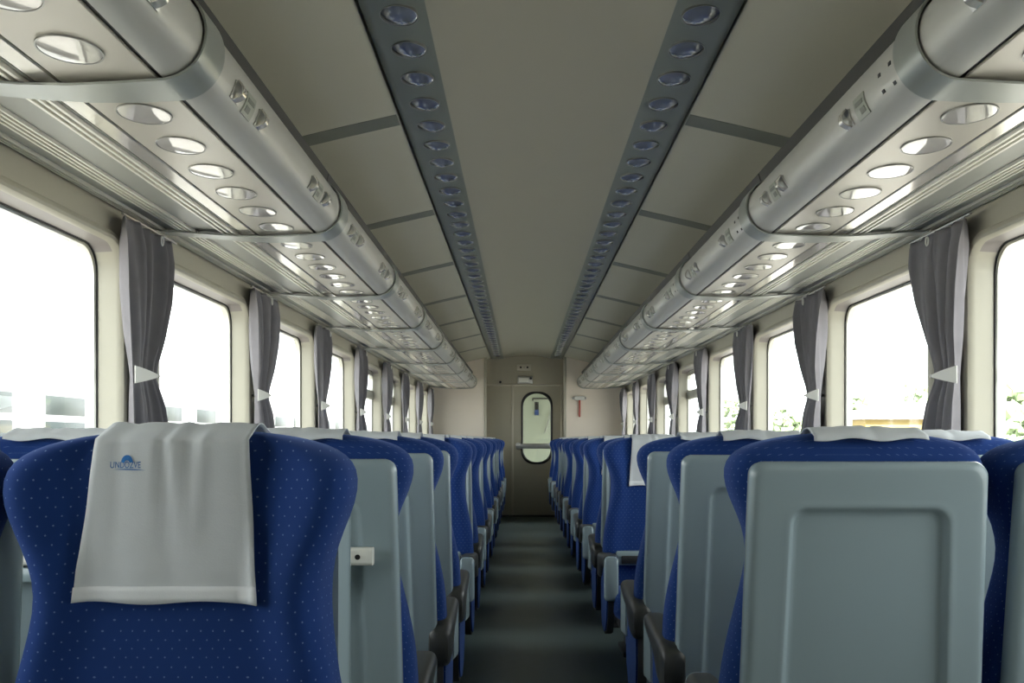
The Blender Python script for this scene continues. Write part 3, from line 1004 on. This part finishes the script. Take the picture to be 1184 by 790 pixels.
def tree(x, y, h, r, label, seed):
    rnd = random.Random(seed)
    o = empty('tree', (x, y, -1.2))
    bm = B(); cyl(bm, (0, 0, 0), (0, 0, h * .6), .16, 10, .08)
    for a in range(4):
        cyl(bm, (0, 0, h * .4), (r * .6 * math.cos(a * 1.6), r * .6 * math.sin(a * 1.6), h * .72), .07, 8, .03)
    obj('trunk', bm, M['bark'], o)
    bm = B()
    for i in range(420):
        d = Vector((rnd.gauss(0, 1), rnd.gauss(0, 1), rnd.gauss(0, 1))).normalized() * rnd.uniform(.35, 1) ** .5
        d *= 1 + .3 * noise.noise(d * 2 + Vector((seed, 0, 0)))
        c = Vector((d.x * r, d.y * r, h * .66 + d.z * h * .34))
        t = bmesh.new(); bmesh.ops.create_icosphere(t, subdivisions=1, radius=rnd.uniform(.10, .24))
        for v in t.verts: v.co *= rnd.uniform(.6, 1.4)
        join(bm, t, Matrix.Translation(c))
    obj('crown', bm, M['leaf'], o)
    tag(o, label, 'tree', 'trees outside the right windows')
def rx(px, X): return (X - CAMX) * 1100 / (px - 603)
for i, (px, X, top, r, lb) in enumerate((
        (988, 17.0, 455, .8, 'small tree left of the yellow shed outside the right windows'),
        (1056, 17.0, 446, 1.0, 'round tree rising behind the yellow shed outside the right windows'),
        (1174, 13.0, 444, 1.3, 'bushy tree showing in the window at the right edge of the photo'),
        (907, 17.0, 474, 1.5, 'leafy tree seen between the second and third curtains on the right'),
        (848, 17.0, 460, 1.9, 'leafy tree seen between the third and fourth curtains on the right'))):
    y = rx(px, X)
    tree(X, y, CAMH + (508 - top) * y / 1100 + 1.2, r, lb, 20 + i)
o = empty('shed', (13.5, rx(1037, 13.5), -1.2))
bm = B(); box(bm, -2, 2, -2.4, 2.4, 0, 3.15); obj('walls', bm, M['yellow'], o, smooth=False)
bm = B(); loops(bm, [[(x, y, z) for x, z in ((-2.2, 3.1), (0, 3.6), (2.2, 3.1), (2.2, 3.02), (-2.2, 3.02))] for y in (-2.6, 2.6)], True, True); obj('roof', bm, M['roof'], o, smooth=False)
bm = B(); box(bm, -2.03, -1.98, -.6, .5, .1, 2.1); obj('shed_door', bm, M['white'], o)
tag(o, 'low yellow shed with a pale roof outside the right windows', 'shed')
yb = rx(958, 24)
o = empty('house', (27, yb, -1.2))
bm = B(); box(bm, -3, 3, -4, 4, 0, 2.9); obj('walls', bm, M['coach'], o, smooth=False)
bm = B(); loops(bm, [[(x, y, z) for x, z in ((-3.3, 2.8), (0, 4.0), (3.3, 2.8), (3.3, 2.7), (-3.3, 2.7))] for y in (-4.2, 4.2)], True, True); obj('roof', bm, M['roof'], o, smooth=False)
for q in range(3):
    bm = B(); box(bm, -3.03, -2.98, -3.2 + 2.4 * q, -2.2 + 2.4 * q, 1.1, 2.2); obj('window', bm, M['coachwin'], o)
tag(o, 'pale house with a grey roof beyond the shed outside the right windows', 'house')

# ------------------------------------------------------------------ light
w = bpy.data.worlds.new('sky'); SC.world = w; w.use_nodes = True
bg = w.node_tree.nodes['Background']
bg.inputs[0].default_value = (0.96, 0.985, 1.0, 1)
bg.inputs[1].default_value = 4.8
sl_ = bpy.data.lights.new('sun', 'SUN'); sl_.energy = 30; sl_.angle = .01; sl_.color = (1, .96, .9)
so = bpy.data.objects.new('sun', sl_); COL.objects.link(so); so.rotation_euler = Vector((0, 1, -.9)).to_track_quat('-Z', 'Z').to_euler()
for (s, y0, y1, a) in wins:
    l = bpy.data.lights.new('portal', 'AREA'); l.shape = 'RECTANGLE'; l.size = y1 - y0; l.size_y = OZ1 - OZ0
    l.cycles.is_portal = True
    lo = bpy.data.objects.new('window_portal', l); COL.objects.link(lo)
    lo.location = (s * (WALLX + .12), (y0 + y1) / 2, (OZ0 + OZ1) / 2)
    lo.rotation_euler = Vector((-s, 0, 0)).to_track_quat('-Z', 'Z').to_euler()

# ------------------------------------------------------------------ camera
cam = bpy.data.cameras.new('camera')
co = bpy.data.objects.new('camera', cam); COL.objects.link(co)
co.location = (CAMX, 0, CAMH); co.rotation_euler = (PI / 2, 0, 0)
cam.sensor_fit = 'HORIZONTAL'; cam.sensor_width = 36
cam.lens = 36 * 1100 / 1184
cam.shift_x = -(603 - 592) / 1184
cam.shift_y = (508 - 395) / 1184
cam.clip_start = .05; cam.clip_end = 400
SC.camera = co
vs_ = SC.view_settings
vs_.view_transform = 'Standard'; vs_.look = 'None'; vs_.gamma = 1; vs_.exposure = 0.2; vs_.use_curve_mapping = False
SC.cycles.use_denoising = True
SC.cycles.max_bounces = 12
SC.cycles.diffuse_bounces = 6
SC.cycles.transparent_max_bounces = 16
